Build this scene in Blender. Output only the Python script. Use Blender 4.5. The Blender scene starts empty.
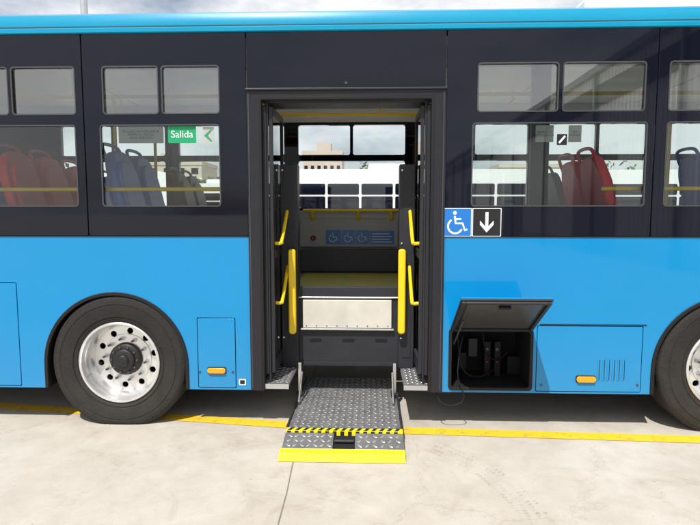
import bpy, bmesh, math, random
from mathutils import Vector, Matrix
random.seed(7)
rad=math.radians
scene=bpy.context.scene
scene.view_settings.view_transform='Standard'
scene.view_settings.look='None'
scene.view_settings.exposure=0
COL=scene.collection

# ---------------- camera (survey station) ----------------
CD=4.1; CH=1.65; FPX=547.0; TH=math.atan(49.5/547); AL=rad(2.0)
CX=CD*math.tan(AL)
Fw=Vector((-math.sin(AL)*math.cos(TH), math.cos(AL)*math.cos(TH), -math.sin(TH)))
Rt=Vector((math.cos(AL), math.sin(AL),0)); Up=Rt.cross(Fw)
cam=bpy.data.cameras.new('camera'); camo=bpy.data.objects.new('camera',cam); COL.objects.link(camo)
camo.location=(CX,-CD,CH); camo.rotation_euler=(math.pi/2-TH,0,AL)
cam.sensor_width=36; cam.lens=36*FPX/700; cam.clip_end=2000; cam.clip_start=0.05
scene.camera=camo

def ray(px,py): return Fw+Rt*((px-350)/FPX)+Up*((262.5-py)/FPX)
def U(px,py,Y=0.0):      # measured photo point on the vertical plane y=Y -> metres (x,z)
    d=ray(px,py); t=(Y+CD)/d.y
    return (CX+d.x*t, CH+d.z*t)
def G(px,py,z=0.0):      # measured photo point on horizontal plane -> metres (x,y)
    d=ray(px,py); t=(z-CH)/d.z
    return (CX+d.x*t, -CD+d.y*t)
def Zc(py,Y=0.0): return U(350,py,Y)[1]
def RR(x0,y0,x1,y1,Y=0.0):
    ym=(y0+y1)/2
    return (U(x0,ym,Y)[0], U((x0+x1)/2,y1,Y)[1], U(x1,ym,Y)[0], U((x0+x1)/2,y0,Y)[1])
def X(px,py=250,Y=0.0): return U(px,py,Y)[0]

# ---------------- materials ----------------
def mat(name,col,rough=0.5,metal=0.0,var=0.08,vscale=6.0,bump=0.0,bscale=40.0,coat=0.0,spec=0.5,rvar=0.1,dust=0.0):
    m=bpy.data.materials.new(name); m.use_nodes=True; nt=m.node_tree; N=nt.nodes; L=nt.links
    b=N['Principled BSDF']
    tc=N.new('ShaderNodeTexCoord'); no=N.new('ShaderNodeTexNoise'); no.inputs['Scale'].default_value=vscale; no.inputs['Detail'].default_value=6
    L.new(tc.outputs['Object'],no.inputs['Vector'])
    mx=N.new('ShaderNodeMix'); mx.data_type='RGBA'
    c=col
    mx.inputs[6].default_value=(c[0]*(1-var),c[1]*(1-var),c[2]*(1-var),1)
    mx.inputs[7].default_value=(min(1,c[0]*(1+var)),min(1,c[1]*(1+var)),min(1,c[2]*(1+var)),1)
    L.new(no.outputs['Fac'],mx.inputs[0]); out=mx.outputs[2]
    mr=N.new('ShaderNodeMapRange'); mr.inputs['From Min'].default_value=0.3; mr.inputs['From Max'].default_value=0.7
    mr.inputs['To Min'].default_value=max(0.01,rough*(1-rvar)); mr.inputs['To Max'].default_value=min(1,rough*(1+rvar))
    L.new(no.outputs['Fac'],mr.inputs['Value']); L.new(mr.outputs[0],b.inputs['Roughness'])
    if dust>0:   # road dust: thicker towards the ground, broken up by noise
        sp=N.new('ShaderNodeSeparateXYZ'); L.new(tc.outputs['Object'],sp.inputs[0])
        hz=N.new('ShaderNodeMapRange'); hz.inputs['From Min'].default_value=0.85; hz.inputs['From Max'].default_value=0.25; hz.inputs['To Min'].default_value=0; hz.inputs['To Max'].default_value=dust
        L.new(sp.outputs[2],hz.inputs['Value'])
        dn=N.new('ShaderNodeTexNoise'); dn.inputs['Scale'].default_value=9; dn.inputs['Detail'].default_value=9; dn.inputs['Roughness'].default_value=.75
        L.new(tc.outputs['Object'],dn.inputs['Vector'])
        mu=N.new('ShaderNodeMath'); mu.operation='MULTIPLY'; L.new(hz.outputs[0],mu.inputs[0]); L.new(dn.outputs['Fac'],mu.inputs[1])
        m2=N.new('ShaderNodeMix'); m2.data_type='RGBA'; m2.inputs[7].default_value=(.36,.33,.28,1); L.new(mu.outputs[0],m2.inputs[0]); L.new(out,m2.inputs[6]); out=m2.outputs[2]
    L.new(out,b.inputs['Base Color'])
    b.inputs['Metallic'].default_value=metal
    b.inputs['Specular IOR Level'].default_value=spec
    b.inputs['Coat Weight'].default_value=coat; b.inputs['Coat Roughness'].default_value=0.04
    if bump>0:
        n2=N.new('ShaderNodeTexNoise'); n2.inputs['Scale'].default_value=bscale; n2.inputs['Detail'].default_value=4
        L.new(tc.outputs['Object'],n2.inputs['Vector'])
        bp=N.new('ShaderNodeBump'); bp.inputs['Strength'].default_value=bump; bp.inputs['Distance'].default_value=0.01
        L.new(n2.outputs['Fac'],bp.inputs['Height']); L.new(bp.outputs[0],b.inputs['Normal'])
        if coat>0: L.new(bp.outputs[0],b.inputs['Coat Normal'])
    return m

M={}
M['blue']=mat('blue_paint',(0.0005,0.225,0.50),0.30,0,0.03,1.2,0.16,1.3,coat=0.6,spec=.2,dust=0.12)
M['cyan']=mat('roof_cyan_paint',(0.001,0.25,0.43),0.3,0,0.04,2,0.04,3,coat=0.4,spec=.2)
M['bglass']=mat('black_glass_panel',(0.005,0.006,0.013),0.03,0,0.1,2,0.03,1.2,spec=0.36)
M['black']=mat('black_rubber',(0.010,0.010,0.011),0.6,0,0.2,20,spec=.3)
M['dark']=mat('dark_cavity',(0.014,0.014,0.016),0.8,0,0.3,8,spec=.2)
M['dgrey']=mat('dark_grey_powdercoat',(0.024,0.025,0.031),0.45,0.0,0.2,10,0.1,150,spec=.3)
M['charcoal']=mat('charcoal_panel',(0.024,0.025,0.031),0.5,0,0.25,6,0.1,120,spec=.3)
M['grey']=mat('interior_grey_laminate',(0.38,0.39,0.41),0.5,0,0.08,4)
M['white']=mat('interior_ceiling_white',(0.82,0.83,0.82),0.45,0,0.04,4)
M['alu']=mat('aluminium',(0.62,0.63,0.64),0.32,0.9,0.1,14,0.08,60)
M['rim']=mat('polished_wheel_rim',(0.80,0.80,0.80),0.30,0.75,0.16,12,0.08,24,dust=.25)
M['fgrey']=mat('frame_grey',(0.075,0.078,0.087),0.35,0.4,0.1,20)
M['dframe']=mat('door_frame_black',(0.018,0.018,0.023),0.32,0.0,0.15,12,0.05,60,spec=.3)
M['yellow']=mat('yellow_paint',(0.85,0.58,0.004),0.35,0,0.06,10,coat=0.3)
M['lipyellow']=mat('yellow_lip_paint',(0.84,0.70,0.01),0.5,0,0.12,9,0.15,50)
M['yellowfloor']=mat('yellow_floor_vinyl',(0.42,0.38,0.05),0.5,0,0.12,12)
M['floor']=mat('floor_vinyl',(0.17,0.17,0.18),0.5,0,0.2,30)
M['tyre']=mat('tyre_rubber',(0.022,0.020,0.019),0.75,0,0.5,9,0.4,60,rvar=0.2,dust=.06,spec=.25)
M['hub']=mat('hub_black',(0.02,0.02,0.02),0.45,0.3,0.3,30)
M['orange']=mat('amber_marker_lens',(0.95,0.33,0.01),0.2,0,0.05,30)
M['red']=mat('red_seat_plastic',(0.72,0.015,0.02),0.4,0,0.08,5,spec=.3)
M['seatblue']=mat('blue_seat_plastic',(0.015,0.13,0.55),0.4,0,0.08,5,spec=.3)
M['seatgrey']=mat('grey_seat_plastic',(0.08,0.08,0.09),0.5,0,0.08,5,spec=.3)
M['signblue']=mat('sign_blue',(0.01,0.16,0.52),0.35,0,0.03,5)
M['signblack']=mat('sign_black',(0.01,0.01,0.012),0.35,0,0.03,5)
M['signwhite']=mat('sign_white',(0.8,0.8,0.8),0.4,0,0.03,5)
M['notice']=mat('notice_paper',(0.40,0.41,0.41),0.4,0,0.05,5)
M['green']=mat('sign_green',(0.005,0.30,0.12),0.4,0,0.03,5)
M['cream']=mat('scuffed_aluminium_plate',(0.60,0.58,0.52),0.45,0.1,0.22,6,0.1,80)
M['hazblack']=mat('hazard_black',(0.015,0.015,0.015),0.6,0,0.2,30)
M['plate']=mat('chequer_plate_base',(0.20,0.20,0.21),0.45,0.4,0.45,9,0.2,80)
M['lug']=mat('chequer_plate_lug',(0.50,0.50,0.50),0.34,0.7,0.35,12)
M['wbody']=mat('white_bus_paint',(0.78,0.79,0.80),0.3,0,0.04,1.0,coat=0.4)
M['wall']=mat('building_render',(0.48,0.42,0.36),0.8,0,0.12,0.3)
M['steelwall']=mat('steel_cladding',(0.74,0.77,0.80),0.4,0.0,0.1,0.5)
M['roofsteel']=mat('steel_roof',(0.25,0.27,0.30),0.45,0.3,0.1,0.5)
M['leaf']=mat('foliage',(0.06,0.10,0.03),0.7,0,0.5,0.7)
M['bark']=mat('bark',(0.12,0.09,0.06),0.9,0,0.3,4)
M['joint']=mat('joint_filler',(0.20,0.18,0.15),0.9,0,0.3,12)

def glass_mat(name,tint,strength=1.0,base=0.02):
    m=bpy.data.materials.new(name); m.use_nodes=True; nt=m.node_tree; N=nt.nodes; L=nt.links
    N.clear(); o=N.new('ShaderNodeOutputMaterial'); mix=N.new('ShaderNodeMixShader'); tr=N.new('ShaderNodeBsdfTransparent'); gl=N.new('ShaderNodeBsdfGlossy')
    tr.inputs[0].default_value=(*tint,1); gl.inputs['Roughness'].default_value=0.01
    fr=N.new('ShaderNodeFresnel'); fr.inputs[0].default_value=1.5
    ma=N.new('ShaderNodeMath'); ma.operation='MULTIPLY_ADD'; ma.inputs[1].default_value=1.6*strength; ma.inputs[2].default_value=base
    tc=N.new('ShaderNodeTexCoord'); no=N.new('ShaderNodeTexNoise'); no.inputs['Scale'].default_value=1.5
    bp=N.new('ShaderNodeBump'); bp.inputs['Strength'].default_value=0.05; bp.inputs['Distance'].default_value=0.01
    L.new(tc.outputs['Object'],no.inputs['Vector']); L.new(no.outputs['Fac'],bp.inputs['Height']); L.new(bp.outputs[0],gl.inputs['Normal'])
    L.new(fr.outputs[0],ma.inputs[0]); L.new(ma.outputs[0],mix.inputs[0]); L.new(tr.outputs[0],mix.inputs[1]); L.new(gl.outputs[0],mix.inputs[2]); L.new(mix.outputs[0],o.inputs[0])
    return m
M['pane']=glass_mat('window_glass',(0.78,0.86,0.83),1.3,0.03)
M['pane_t']=glass_mat('transom_glass',(0.78,0.86,0.83),2.0,0.16)
M['pane2']=glass_mat('far_window_glass',(0.94,0.98,0.97),1.0)

# concrete ground
def concrete():
    m=bpy.data.materials.new('concrete_paving'); m.use_nodes=True; nt=m.node_tree; N=nt.nodes; L=nt.links; b=N['Principled BSDF']
    tc=N.new('ShaderNodeTexCoord')
    def noise(s,d=8,r=0.6,dist=0):
        n=N.new('ShaderNodeTexNoise'); n.inputs['Scale'].default_value=s; n.inputs['Detail'].default_value=d; n.inputs['Roughness'].default_value=r; n.inputs['Distortion'].default_value=dist
        L.new(tc.outputs['Object'],n.inputs['Vector']); return n
    def ramp(src,p0,c0,p1,c1):
        r=N.new('ShaderNodeValToRGB'); e=r.color_ramp.elements; e[0].position=p0; e[0].color=(*c0,1); e[1].position=p1; e[1].color=(*c1,1); L.new(src,r.inputs[0]); return r.outputs[0]
    def mul(a,b_):
        x=N.new('ShaderNodeMix'); x.data_type='RGBA'; x.blend_type='MULTIPLY'; x.inputs[0].default_value=1; L.new(a,x.inputs[6]); L.new(b_,x.inputs[7]); return x.outputs[2]
    big=noise(0.8,6,0.65); mid=noise(5,9,0.7,.4); fine=noise(160,4,0.8); st=noise(1.7,10,.75,1.2)
    c=ramp(big.outputs['Fac'],.3,(.43,.395,.34),.68,(.53,.495,.44))
    c=mul(c,ramp(mid.outputs['Fac'],.3,(.86,.845,.82),.62,(1,1,1)))
    c=mul(c,ramp(fine.outputs['Fac'],.28,(.74,.73,.72),.5,(1,1,1)))
    c=mul(c,ramp(st.outputs['Fac'],.33,(.84,.81,.77),.46,(1,1,1)))
    sp=noise(38,3,.5); c=mul(c,ramp(sp.outputs['Fac'],.255,(.5,.48,.45),.285,(1,1,1)))
    vo=N.new('ShaderNodeTexVoronoi'); vo.feature='DISTANCE_TO_EDGE'; vo.inputs['Scale'].default_value=0.3
    wp=noise(2.5,6,.7); va=N.new('ShaderNodeVectorMath'); va.operation='MULTIPLY_ADD'; va.inputs[1].default_value=(.5,.5,.5)
    L.new(wp.outputs['Color'],va.inputs[0]); L.new(tc.outputs['Object'],va.inputs[2]); L.new(va.outputs[0],vo.inputs['Vector'])
    c=mul(c,ramp(vo.outputs['Distance'],.0,(.88,.87,.85),.0016,(1,1,1)))
    L.new(c,b.inputs['Base Color'])
    b.inputs['Roughness'].default_value=0.85
    bp=N.new('ShaderNodeBump'); bp.inputs['Strength'].default_value=0.25; bp.inputs['Distance'].default_value=0.004
    L.new(fine.outputs['Fac'],bp.inputs['Height']); L.new(bp.outputs[0],b.inputs['Normal'])
    return m
M['concrete']=concrete()
def worn(name,col,thr,scale=14,maxa=1.0):
    m=bpy.data.materials.new(name); m.use_nodes=True; nt=m.node_tree; N=nt.nodes; L=nt.links; b=N['Principled BSDF']
    b.inputs['Base Color'].default_value=(*col,1); b.inputs['Roughness'].default_value=0.7
    tc=N.new('ShaderNodeTexCoord'); n=N.new('ShaderNodeTexNoise'); n.inputs['Scale'].default_value=scale; n.inputs['Detail'].default_value=8; n.inputs['Roughness'].default_value=0.75
    L.new(tc.outputs['Object'],n.inputs['Vector'])
    r=N.new('ShaderNodeValToRGB'); r.color_ramp.elements[0].position=thr; r.color_ramp.elements[0].color=(0,0,0,1); r.color_ramp.elements[1].position=thr+0.12; r.color_ramp.elements[1].color=(maxa,maxa,maxa,1)
    L.new(n.outputs['Fac'],r.inputs[0]); L.new(r.outputs[0],b.inputs['Alpha'])
    return m
M['line']=worn('yellow_road_paint',(0.80,0.48,0.02),0.33,11)
M['track']=worn('tyre_dust',(0.30,0.27,0.23),0.47,9,0.25)

# ---------------- geometry helpers ----------------
def empty(name,loc=(0,0,0),rotz=0):
    e=bpy.data.objects.new(name,None); e.location=loc; e.rotation_euler=(0,0,rotz); COL.objects.link(e); return e
def finish(me,name,material,parent,smooth=False):
    if material: me.materials.append(material)
    if smooth:
        for p in me.polygons: p.use_smooth=True
    o=bpy.data.objects.new(name,me); COL.objects.link(o)
    if parent: o.parent=parent
    return o
def box(name,x0,x1,y0,y1,z0,z1,material,parent=None,bev=0.0,mx=None):
    bm=bmesh.new()
    v=[bm.verts.new((x,y,z)) for x in (x0,x1) for y in (y0,y1) for z in (z0,z1)]
    for f in ((0,1,3,2),(4,6,7,5),(0,4,5,1),(2,3,7,6),(0,2,6,4),(1,5,7,3)): bm.faces.new([v[i] for i in f])
    bmesh.ops.recalc_face_normals(bm,faces=bm.faces)
    if bev>0: bmesh.ops.bevel(bm,geom=bm.edges[:],offset=bev,segments=2,affect='EDGES',profile=0.5)
    if mx is not None: bmesh.ops.transform(bm,matrix=mx,verts=bm.verts)
    me=bpy.data.meshes.new(name); bm.to_mesh(me); bm.free()
    return finish(me,name,material,parent)
def curve_mesh(cu,name):
    o=bpy.data.objects.new('tmp',cu); COL.objects.link(o)
    dg=bpy.context.evaluated_depsgraph_get(); dg.update()
    me=bpy.data.meshes.new_from_object(o.evaluated_get(dg)); me.name=name
    bpy.data.objects.remove(o); bpy.data.curves.remove(cu)
    me.materials.clear()
    return me
def flat(name,loops,thick,bev=0.0):
    cu=bpy.data.curves.new(name,'CURVE'); cu.dimensions='2D'; cu.fill_mode='BOTH'; cu.extrude=thick/2; cu.bevel_depth=bev; cu.bevel_resolution=1
    if bev>0: cu.offset=-bev
    for lp in loops:
        s=cu.splines.new('POLY'); s.points.add(len(lp)-1)
        for i,(a,b) in enumerate(lp): s.points[i].co=(a,b,0,1)
        s.use_cyclic_u=True
    return curve_mesh(cu,name)
def shape(name,loops,y,thick,material,parent,bev=0.0):
    """flat plate in XZ, front face at y, going back by thick"""
    me=flat(name,loops,thick-2*bev if bev else thick,bev)
    yc=y+thick/2
    for v in me.vertices: v.co=(v.co.x, yc-v.co.z, v.co.y)
    return finish(me,name,material,parent)
def shape_m(name,loops,thick,material,parent,mx,bev=0.0,smooth=False):
    me=flat(name,loops,thick,bev); me.transform(mx); return finish(me,name,material,parent,smooth)
def rrect(x0,z0,x1,z1,r=0.02,n=5):
    pts=[]
    for cx,cz,a0 in ((x1-r,z1-r,0),(x0+r,z1-r,90),(x0+r,z0+r,180),(x1-r,z0+r,270)):
        for i in range(n+1):
            a=rad(a0+90*i/n); pts.append((cx+r*math.cos(a),cz+r*math.sin(a)))
    return pts
def circ(cx,cz,r,n=24): return [(cx+r*math.cos(2*math.pi*i/n),cz+r*math.sin(2*math.pi*i/n)) for i in range(n)]
def catmull(P,n=8):
    P=[Vector(p) for p in P]; out=[]
    for i in range(len(P)-1):
        p0=P[max(i-1,0)];p1=P[i];p2=P[i+1];p3=P[min(i+2,len(P)-1)]
        for k in range(n):
            t=k/n; out.append(0.5*((2*p1)+(-p0+p2)*t+(2*p0-5*p1+4*p2-p3)*t*t+(-p0+3*p1-3*p2+p3)*t**3))
    out.append(P[-1]); return out
def tube(name,P,r,material,parent,smooth_path=False,cyclic=False,res=4):
    if smooth_path: P=catmull(P)
    cu=bpy.data.curves.new(name,'CURVE'); cu.dimensions='3D'; cu.bevel_depth=r; cu.bevel_resolution=res; cu.use_fill_caps=True
    s=cu.splines.new('POLY'); s.points.add(len(P)-1)
    for i,p in enumerate(P): s.points[i].co=(*p,1)
    s.use_cyclic_u=cyclic
    return finish(curve_mesh(cu,name),name,material,parent,True)
def lathe_y(name,prof,cx,cy,cz,material,parent,seg=96,sgn=1):
    bm=bmesh.new(); rings=[]
    for r,y in prof:
        rings.append([bm.verts.new((cx+r*math.cos(2*math.pi*i/seg),cy+sgn*y,cz+r*math.sin(2*math.pi*i/seg))) for i in range(seg)])
    for a,b in zip(rings[:-1],rings[1:]):
        for i in range(seg):
            j=(i+1)%seg; bm.faces.new((a[i],a[j],b[j],b[i]))
    if prof[-1][0]<0.02: bm.faces.new(rings[-1])
    bmesh.ops.recalc_face_normals(bm,faces=bm.faces)
    me=bpy.data.meshes.new(name); bm.to_mesh(me); bm.free()
    o=finish(me,name,material,parent,True)
    try: me.set_sharp_from_angle(angle=rad(40))
    except Exception: pass
    return o
def cyl_y(name,cx,y0,y1,cz,r,material,parent,n=24): return shape(name,[circ(cx,cz,r,n)],y0,y1-y0,material,parent)
def quadmesh(name,quads,material,parent=None):
    me=bpy.data.meshes.new(name); vs=[];fs=[]
    for q in quads:
        b=len(vs); vs+=q; fs.append(tuple(range(b,b+len(q))))
    me.from_pydata(vs,[],fs); return finish(me,name,material,parent)

# ---------------- ground ----------------
quadmesh('ground',[[(-400,-400,0),(400,-400,0),(400,500,0),(-400,500,0)]],M['concrete'])
def strip(pts,w,z):
    q=[]
    for a,b in zip(pts[:-1],pts[1:]):
        a=Vector((a[0],a[1]));b=Vector((b[0],b[1])); d=(b-a).normalized(); n=Vector((-d.y,d.x))*w/2
        q.append([(a.x-n.x,a.y-n.y,z),(b.x-n.x,b.y-n.y,z),(b.x+n.x,b.y+n.y,z),(a.x+n.x,a.y+n.y,z)])
    return q
l0=G(0,406);l1=G(345,429);l2=G(700,440)
ext=lambda a,b,k:(a[0]+(a[0]-b[0])*k,a[1]+(a[1]-b[1])*k)
quadmesh('road_marking_line',strip([ext(l0,l1,1.5),l1],0.13,0.004)+strip([(l1[0]+.002,l1[1]),ext(l2,l1,1.5)],0.13,0.004),M['line'])
j0=G(292,467);j1=G(278,525)
path=[ext(j1,j0,6),j1,((j0[0]+j1[0])/2+0.006,(j0[1]+j1[1])/2),j0,ext(j0,j1,12)]
jq=strip(path,0.006,0.004)
for k in (-2,-1,1,2):
    x=j1[0]+k*4.5; jq+=strip([(x,-20),(x+0.2,9)],0.008,0.004)
quadmesh('pavement_joint',jq,M['joint'])
tr=[]
c0=Vector((*G(432,447),0)); c1=Vector((*G(480,468),0)); c2=Vector((*G(525,505),0)); c3=Vector((*G(548,545),0))
cp=catmull([c0,c1,c2,c3],14)
for i in range(len(cp)-1):
    a=cp[i]; d=(cp[i+1]-a).normalized(); n=Vector((-d.y,d.x,0))
    for s in (-0.075,-0.03,0.03,0.075):
        c=a+n*s+d*random.uniform(-.003,.003); w=0.014; h=0.008
        dd=(d+n*0.5*(1 if s>0 else -1)).normalized(); nn=Vector((-dd.y,dd.x,0)); o4=Vector((0,0,.004))
        tr.append([tuple(c-dd*h-nn*w+o4),tuple(c+dd*h-nn*w+o4),tuple(c+dd*h+nn*w+o4),tuple(c-dd*h+nn*w+o4)])
quadmesh('tyre_track',tr,M['track'])

# ---------------- the bus ----------------
bus=empty('city_bus')
XL=-4.7; XR=6.3; W=2.5
ZS=Zc(391); ZB=Zc(236.5); ZT=Zc(31); ZR=Zc(12.5,.12)
DL=X(249,240); DR=X(444,240)       # outer door frame
DIL=X(262,240); DIR=X(431,240)     # clear opening
DT=Zc(88); DIT=Zc(98)
WX=U(121,365,0.03)[0]; WZ=0.507
AX=X(117.5,388); AR=0.565; AZ=0.475
WX2=X(727,370,0.03); AX2=X(727,388)
def arch(ax,r=AR):
    pts=[(ax+r,ZS)]
    for i in range(0,33):
        a=math.pi*i/32; pts.append((ax+r*math.cos(a),AZ+r*math.sin(a)))
    pts.append((ax-r,ZS)); return pts
H1=(X(-70,330),ZS+0.012,X(19.5,336),Zc(284))
H2=(X(197.5,354),ZS+0.012,X(236,354),Zc(318.5))
H3=(X(536,360),ZS+0.012,X(642,360),Zc(324))
LK=(X(450,360),ZS+0.03,X(531,360),Zc(329))
leftloop=[(XL,ZS),(XL,ZB),(DL,ZB),(DL,ZS)]+arch(AX)
shape('side_panel_lower',[leftloop,rrect(*H2,0.012),rrect(*H1,0.012)],0,0.035,M['blue'],bus)
rightloop=[(DR,ZS),(DR,ZB),(XR,ZB),(XR,ZS)]+arch(AX2)
shape('side_panel_lower_right',[rightloop,rrect(*LK,0.012),rrect(*H3,0.012)],0,0.035,M['blue'],bus)
def inset(r,d): return (r[0]+d,r[1]+d,r[2]-d,r[3]-d)
for nm,h in (('hatch_a',H1),('hatch_b',H2),('hatch_c',H3)):
    shape(nm,[rrect(*inset(h,0.006),0.01)],-0.002,0.03,M['blue'],bus,0.002)
    box(nm+'_seal',h[0]-.02,h[2]+.02,0.036,0.04,h[1]-.01,h[3]+.02,M['black'],bus)
box('hatch_rain_strip',H3[0]+.02,H3[2]+.02,-.006,-.0005,H3[3]+.004,H3[3]+.010,M['black'],bus)
for i in range(6):
    a=RR(597+i*5,359,599+i*5,381)
    shape('vent_slot',[rrect(a[0],a[1],a[0]+0.013,a[3],0.006)],-0.006,0.005,M['blue'],bus,0.002)
    shape('vent_gap',[rrect(a[0]+.013,a[1]+.006,a[0]+0.018,a[3]-.006,0.002)],-0.0035,0.002,M['dark'],bus)
for (a,b,c,d) in ((208,367.5,226,373),(576,376,595,382)):
    r=RR(a,b,c,d); shape('marker_base',[rrect(r[0]-.004,r[1]-.004,r[2]+.004,r[3]+.004,0.015)],-0.007,0.006,M['black'],bus)
    shape('marker_lens',[rrect(*r,0.018)],-0.022,0.016,M['orange'],bus,0.005)
for q in ((200,372),(233,372),(541,385),(637,385)):
    c=U(*q); cyl_y('hatch_lock',c[0],-0.006,0.0,c[1],0.009,M['fgrey'],bus)
r=RR(239,379,246,385); shape('sticker',[rrect(*r,0.004)],-0.003,0.002,M['signwhite'],bus); shape('sticker_mark',[rrect(r[0]+.009,r[1]+.008,r[2]-.009,r[3]-.008,0.003)],-0.005,0.002,M['signblack'],bus)
for ax in (AX,AX2):
    o=arch(ax,AR+0.004); i_=arch(ax,AR-0.022)
    lp=o+[(p[0],p[1]) for p in reversed(i_)]
    shape('wheel_arch_lip',[lp],-0.010,0.05,M['black'],bus,0.003)
    bm=bmesh.new(); P=arch(ax,AR-0.01)
    A=[bm.verts.new((p[0],0.04,p[1])) for p in P]; B=[bm.verts.new((p[0],0.75,p[1])) for p in P]
    for k in range(len(P)-1): bm.faces.new((A[k],A[k+1],B[k+1],B[k]))
    bm.faces.new(B); me=bpy.data.meshes.new('wheel_tub'); bm.to_mesh(me); bm.free(); finish(me,'wheel_tub',M['dark'],bus)
# band / glass panels
seams=[XL,X(-120,130),X(84.5,130),DL]; seamsR=[DR,X(655,130),X(655,130)+1.56,XR]
TT=Zc(64.5);TB=Zc(112.5);LT=Zc(124);LB=Zc(206)
def glazed(x0,x1,holes,nm='glass_panel',y=-0.004,p=bus):
    g=0.004
    shape(nm,[rrect(x0+g,ZB+0.004,x1-g,ZT-0.002,0.012)]+[rrect(*h,0.022) for h in holes],y,0.03,M['bglass'],p,0.0015)
    for h in holes:
        o=(h[0]-.005,h[1]-.005,h[2]+.005,h[3]+.005); i_=(h[0]+.004,h[1]+.004,h[2]-.004,h[3]-.004)
        shape('window_frame',[rrect(*o,0.027),rrect(*i_,0.018)],y-0.003,0.008,M['fgrey'],p)
        quadmesh('window_pane',[[(h[0]-.01,y+0.018,h[1]-.01),(h[2]+.01,y+0.018,h[1]-.01),(h[2]+.01,y+0.018,h[3]+.01),(h[0]-.01,y+0.018,h[3]+.01)]],M['pane_t' if h[1]>TB-.01 else 'pane'],p)
def wset(a,b,c,d,e,f):
    return [(X(a,89),TB,X(b,89),TT),(X(c,89),TB,X(d,89),TT),(X(e,165),LB,X(f,165),LT)]
glazed(seams[2],seams[3],wset(103,158,162,219,102,220))
glazed(seams[1],seams[2],wset(-62,8,12,75,-60,77))
glazed(seams[0],seams[1],[(seams[0]+.15,LB,seams[1]-.15,TT)])
shape('door_header_panel',[rrect(DL+.004,DT+.004,DR-.004,ZT-.002,0.01)],-0.004,0.03,M['bglass'],bus,0.0015)
glazed(seamsR[0],seamsR[1],wset(478,558,563,645,472,645))
hs=wset(669,742,747,830,665,840)
glazed(seamsR[1],seamsR[2],[(h[0],h[1],min(h[2],seamsR[2]-.1),h[3]) for h in hs])
glazed(seamsR[2],seamsR[3],[(seamsR[2]+.15,LB,XR-.15,TT)])
c=U(346,83); cyl_y('door_button',c[0],-0.009,-0.004,c[1],0.010,M['fgrey'],bus)
box('band_backing_left',XL,DL,0.03,0.034,ZB-.03,LB-.01,M['dark'],bus)
box('band_backing_right',DR,XR,0.03,0.034,ZB-.03,LB-.01,M['dark'],bus)
box('belt_rubber',XL,DL,-0.006,0.02,ZB-0.004,ZB+0.003,M['black'],bus); box('belt_rubber_r',DR,XR,-0.006,0.02,ZB-0.004,ZB+0.003,M['black'],bus)
# roof
prof=[(0.002,ZT),(-0.012,ZT+0.008),(-0.012,ZT+0.035),(-0.004,ZT+0.045),(-0.004,ZT+0.085),(0.02,ZR-0.03),(0.06,ZR-0.008),(0.12,ZR),(0.45,ZR+0.05),(1.25,ZR+0.09)]
prof=prof+[(W-a,b) for a,b in reversed(prof[:-1])]
bm=bmesh.new(); A=[bm.verts.new((XL,a,b)) for a,b in prof]; B=[bm.verts.new((XR,a,b)) for a,b in prof]
for k in range(len(prof)-1): bm.faces.new((A[k],B[k],B[k+1],A[k+1]))
bm.faces.new(A); bm.faces.new(B); bmesh.ops.recalc_face_normals(bm,faces=bm.faces)
me=bpy.data.meshes.new('roof'); bm.to_mesh(me); bm.free(); ro=finish(me,'roof',M['cyan'],bus,True); me.set_sharp_from_angle(angle=rad(35))
box('gutter_gap',XL,XR,-.0065,-.0045,ZT+.046,ZT+.052,M['fgrey'],bus)
box('ceiling',XL+.03,XR-.03,0.04,W-.04,ZT-.09,ZT-.03,M['white'],bus)
for yy in (0.62,1.7): box('ceiling_light_strip',XL+.3,XR-.3,yy,yy+.16,ZT-.105,ZT-.091,M['signwhite'],bus,0.004)
for k in range(8):
    xx=XL+.8+k*1.4; box('ceiling_seam',xx,xx+.012,0.1,W-.1,ZT-.0935,ZT-.0905,M['fgrey'],bus)
r0=X(582,6,0.7)
box('roof_unit',r0,r0+2.4,0.6,1.9,ZR+.02,ZR+.30,M['wbody'],bus,0.05)
# far side wall
FY=W-0.05
fr=[]; cxw=X(351.5,140,FY); per=1.43; hw=X(405,140,FY)-X(298,140,FY)
fTT=Zc(125,FY); fTB=Zc(155,FY); fLT=Zc(161,FY); fLB=Zc(208,FY)
for k in range(-3,5):
    c=cxw+k*per; a=c-hw/2; b=c+hw/2
    if a<XL+.05 or b>XR-.05: continue
    fr+= [(a,fTB,c-.018,fTT),(c+.018,fTB,b,fTT),(a,fLB,b,fLT)]
shape('far_side_panel',[[(XL,ZB),(XL,ZT),(XR,ZT),(XR,ZB)]]+[rrect(*h,0.025) for h in fr],FY,0.05,M['bglass'],bus)
shape('far_side_lower',[[(XL,ZS),(XL,ZB-.001),(XR,ZB-.001),(XR,ZS)]],FY+.005,0.045,M['blue'],bus)
for h in fr: quadmesh('far_window_pane',[[(h[0]-.01,FY+.03,h[1]-.01),(h[2]+.01,FY+.03,h[1]-.01),(h[2]+.01,FY+.03,h[3]+.01),(h[0]-.01,FY+.03,h[3]+.01)]],M['pane2'],bus)
shape('far_inner_lining',[[(XL+.04,0.9),(XL+.04,fLB-.03),(XR-.04,fLB-.03),(XR-.04,0.9)]],FY-.02,0.018,M['grey'],bus)
quadmesh('far_cove',[[(XL+.05,FY-.012,fTT+.03),(XR-.05,FY-.012,fTT+.03),(XR-.05,FY-.22,ZT-.092),(XL+.05,FY-.22,ZT-.092)]],M['white'],bus)
for nm,xa,xb in (('rear_end',XL-.03,XL),('front_end',XR,XR+.03)):
    box(nm,xa,xb,0.0,W,ZS,ZB,M['blue'],bus); box(nm+'_glass',xa,xb,0.02,W-.02,ZB+.002,ZT,M['bglass'],bus); box(nm+'_cap',xa,xb,0.02,W-.02,ZT+.002,ZR,M['cyan'],bus)
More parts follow.
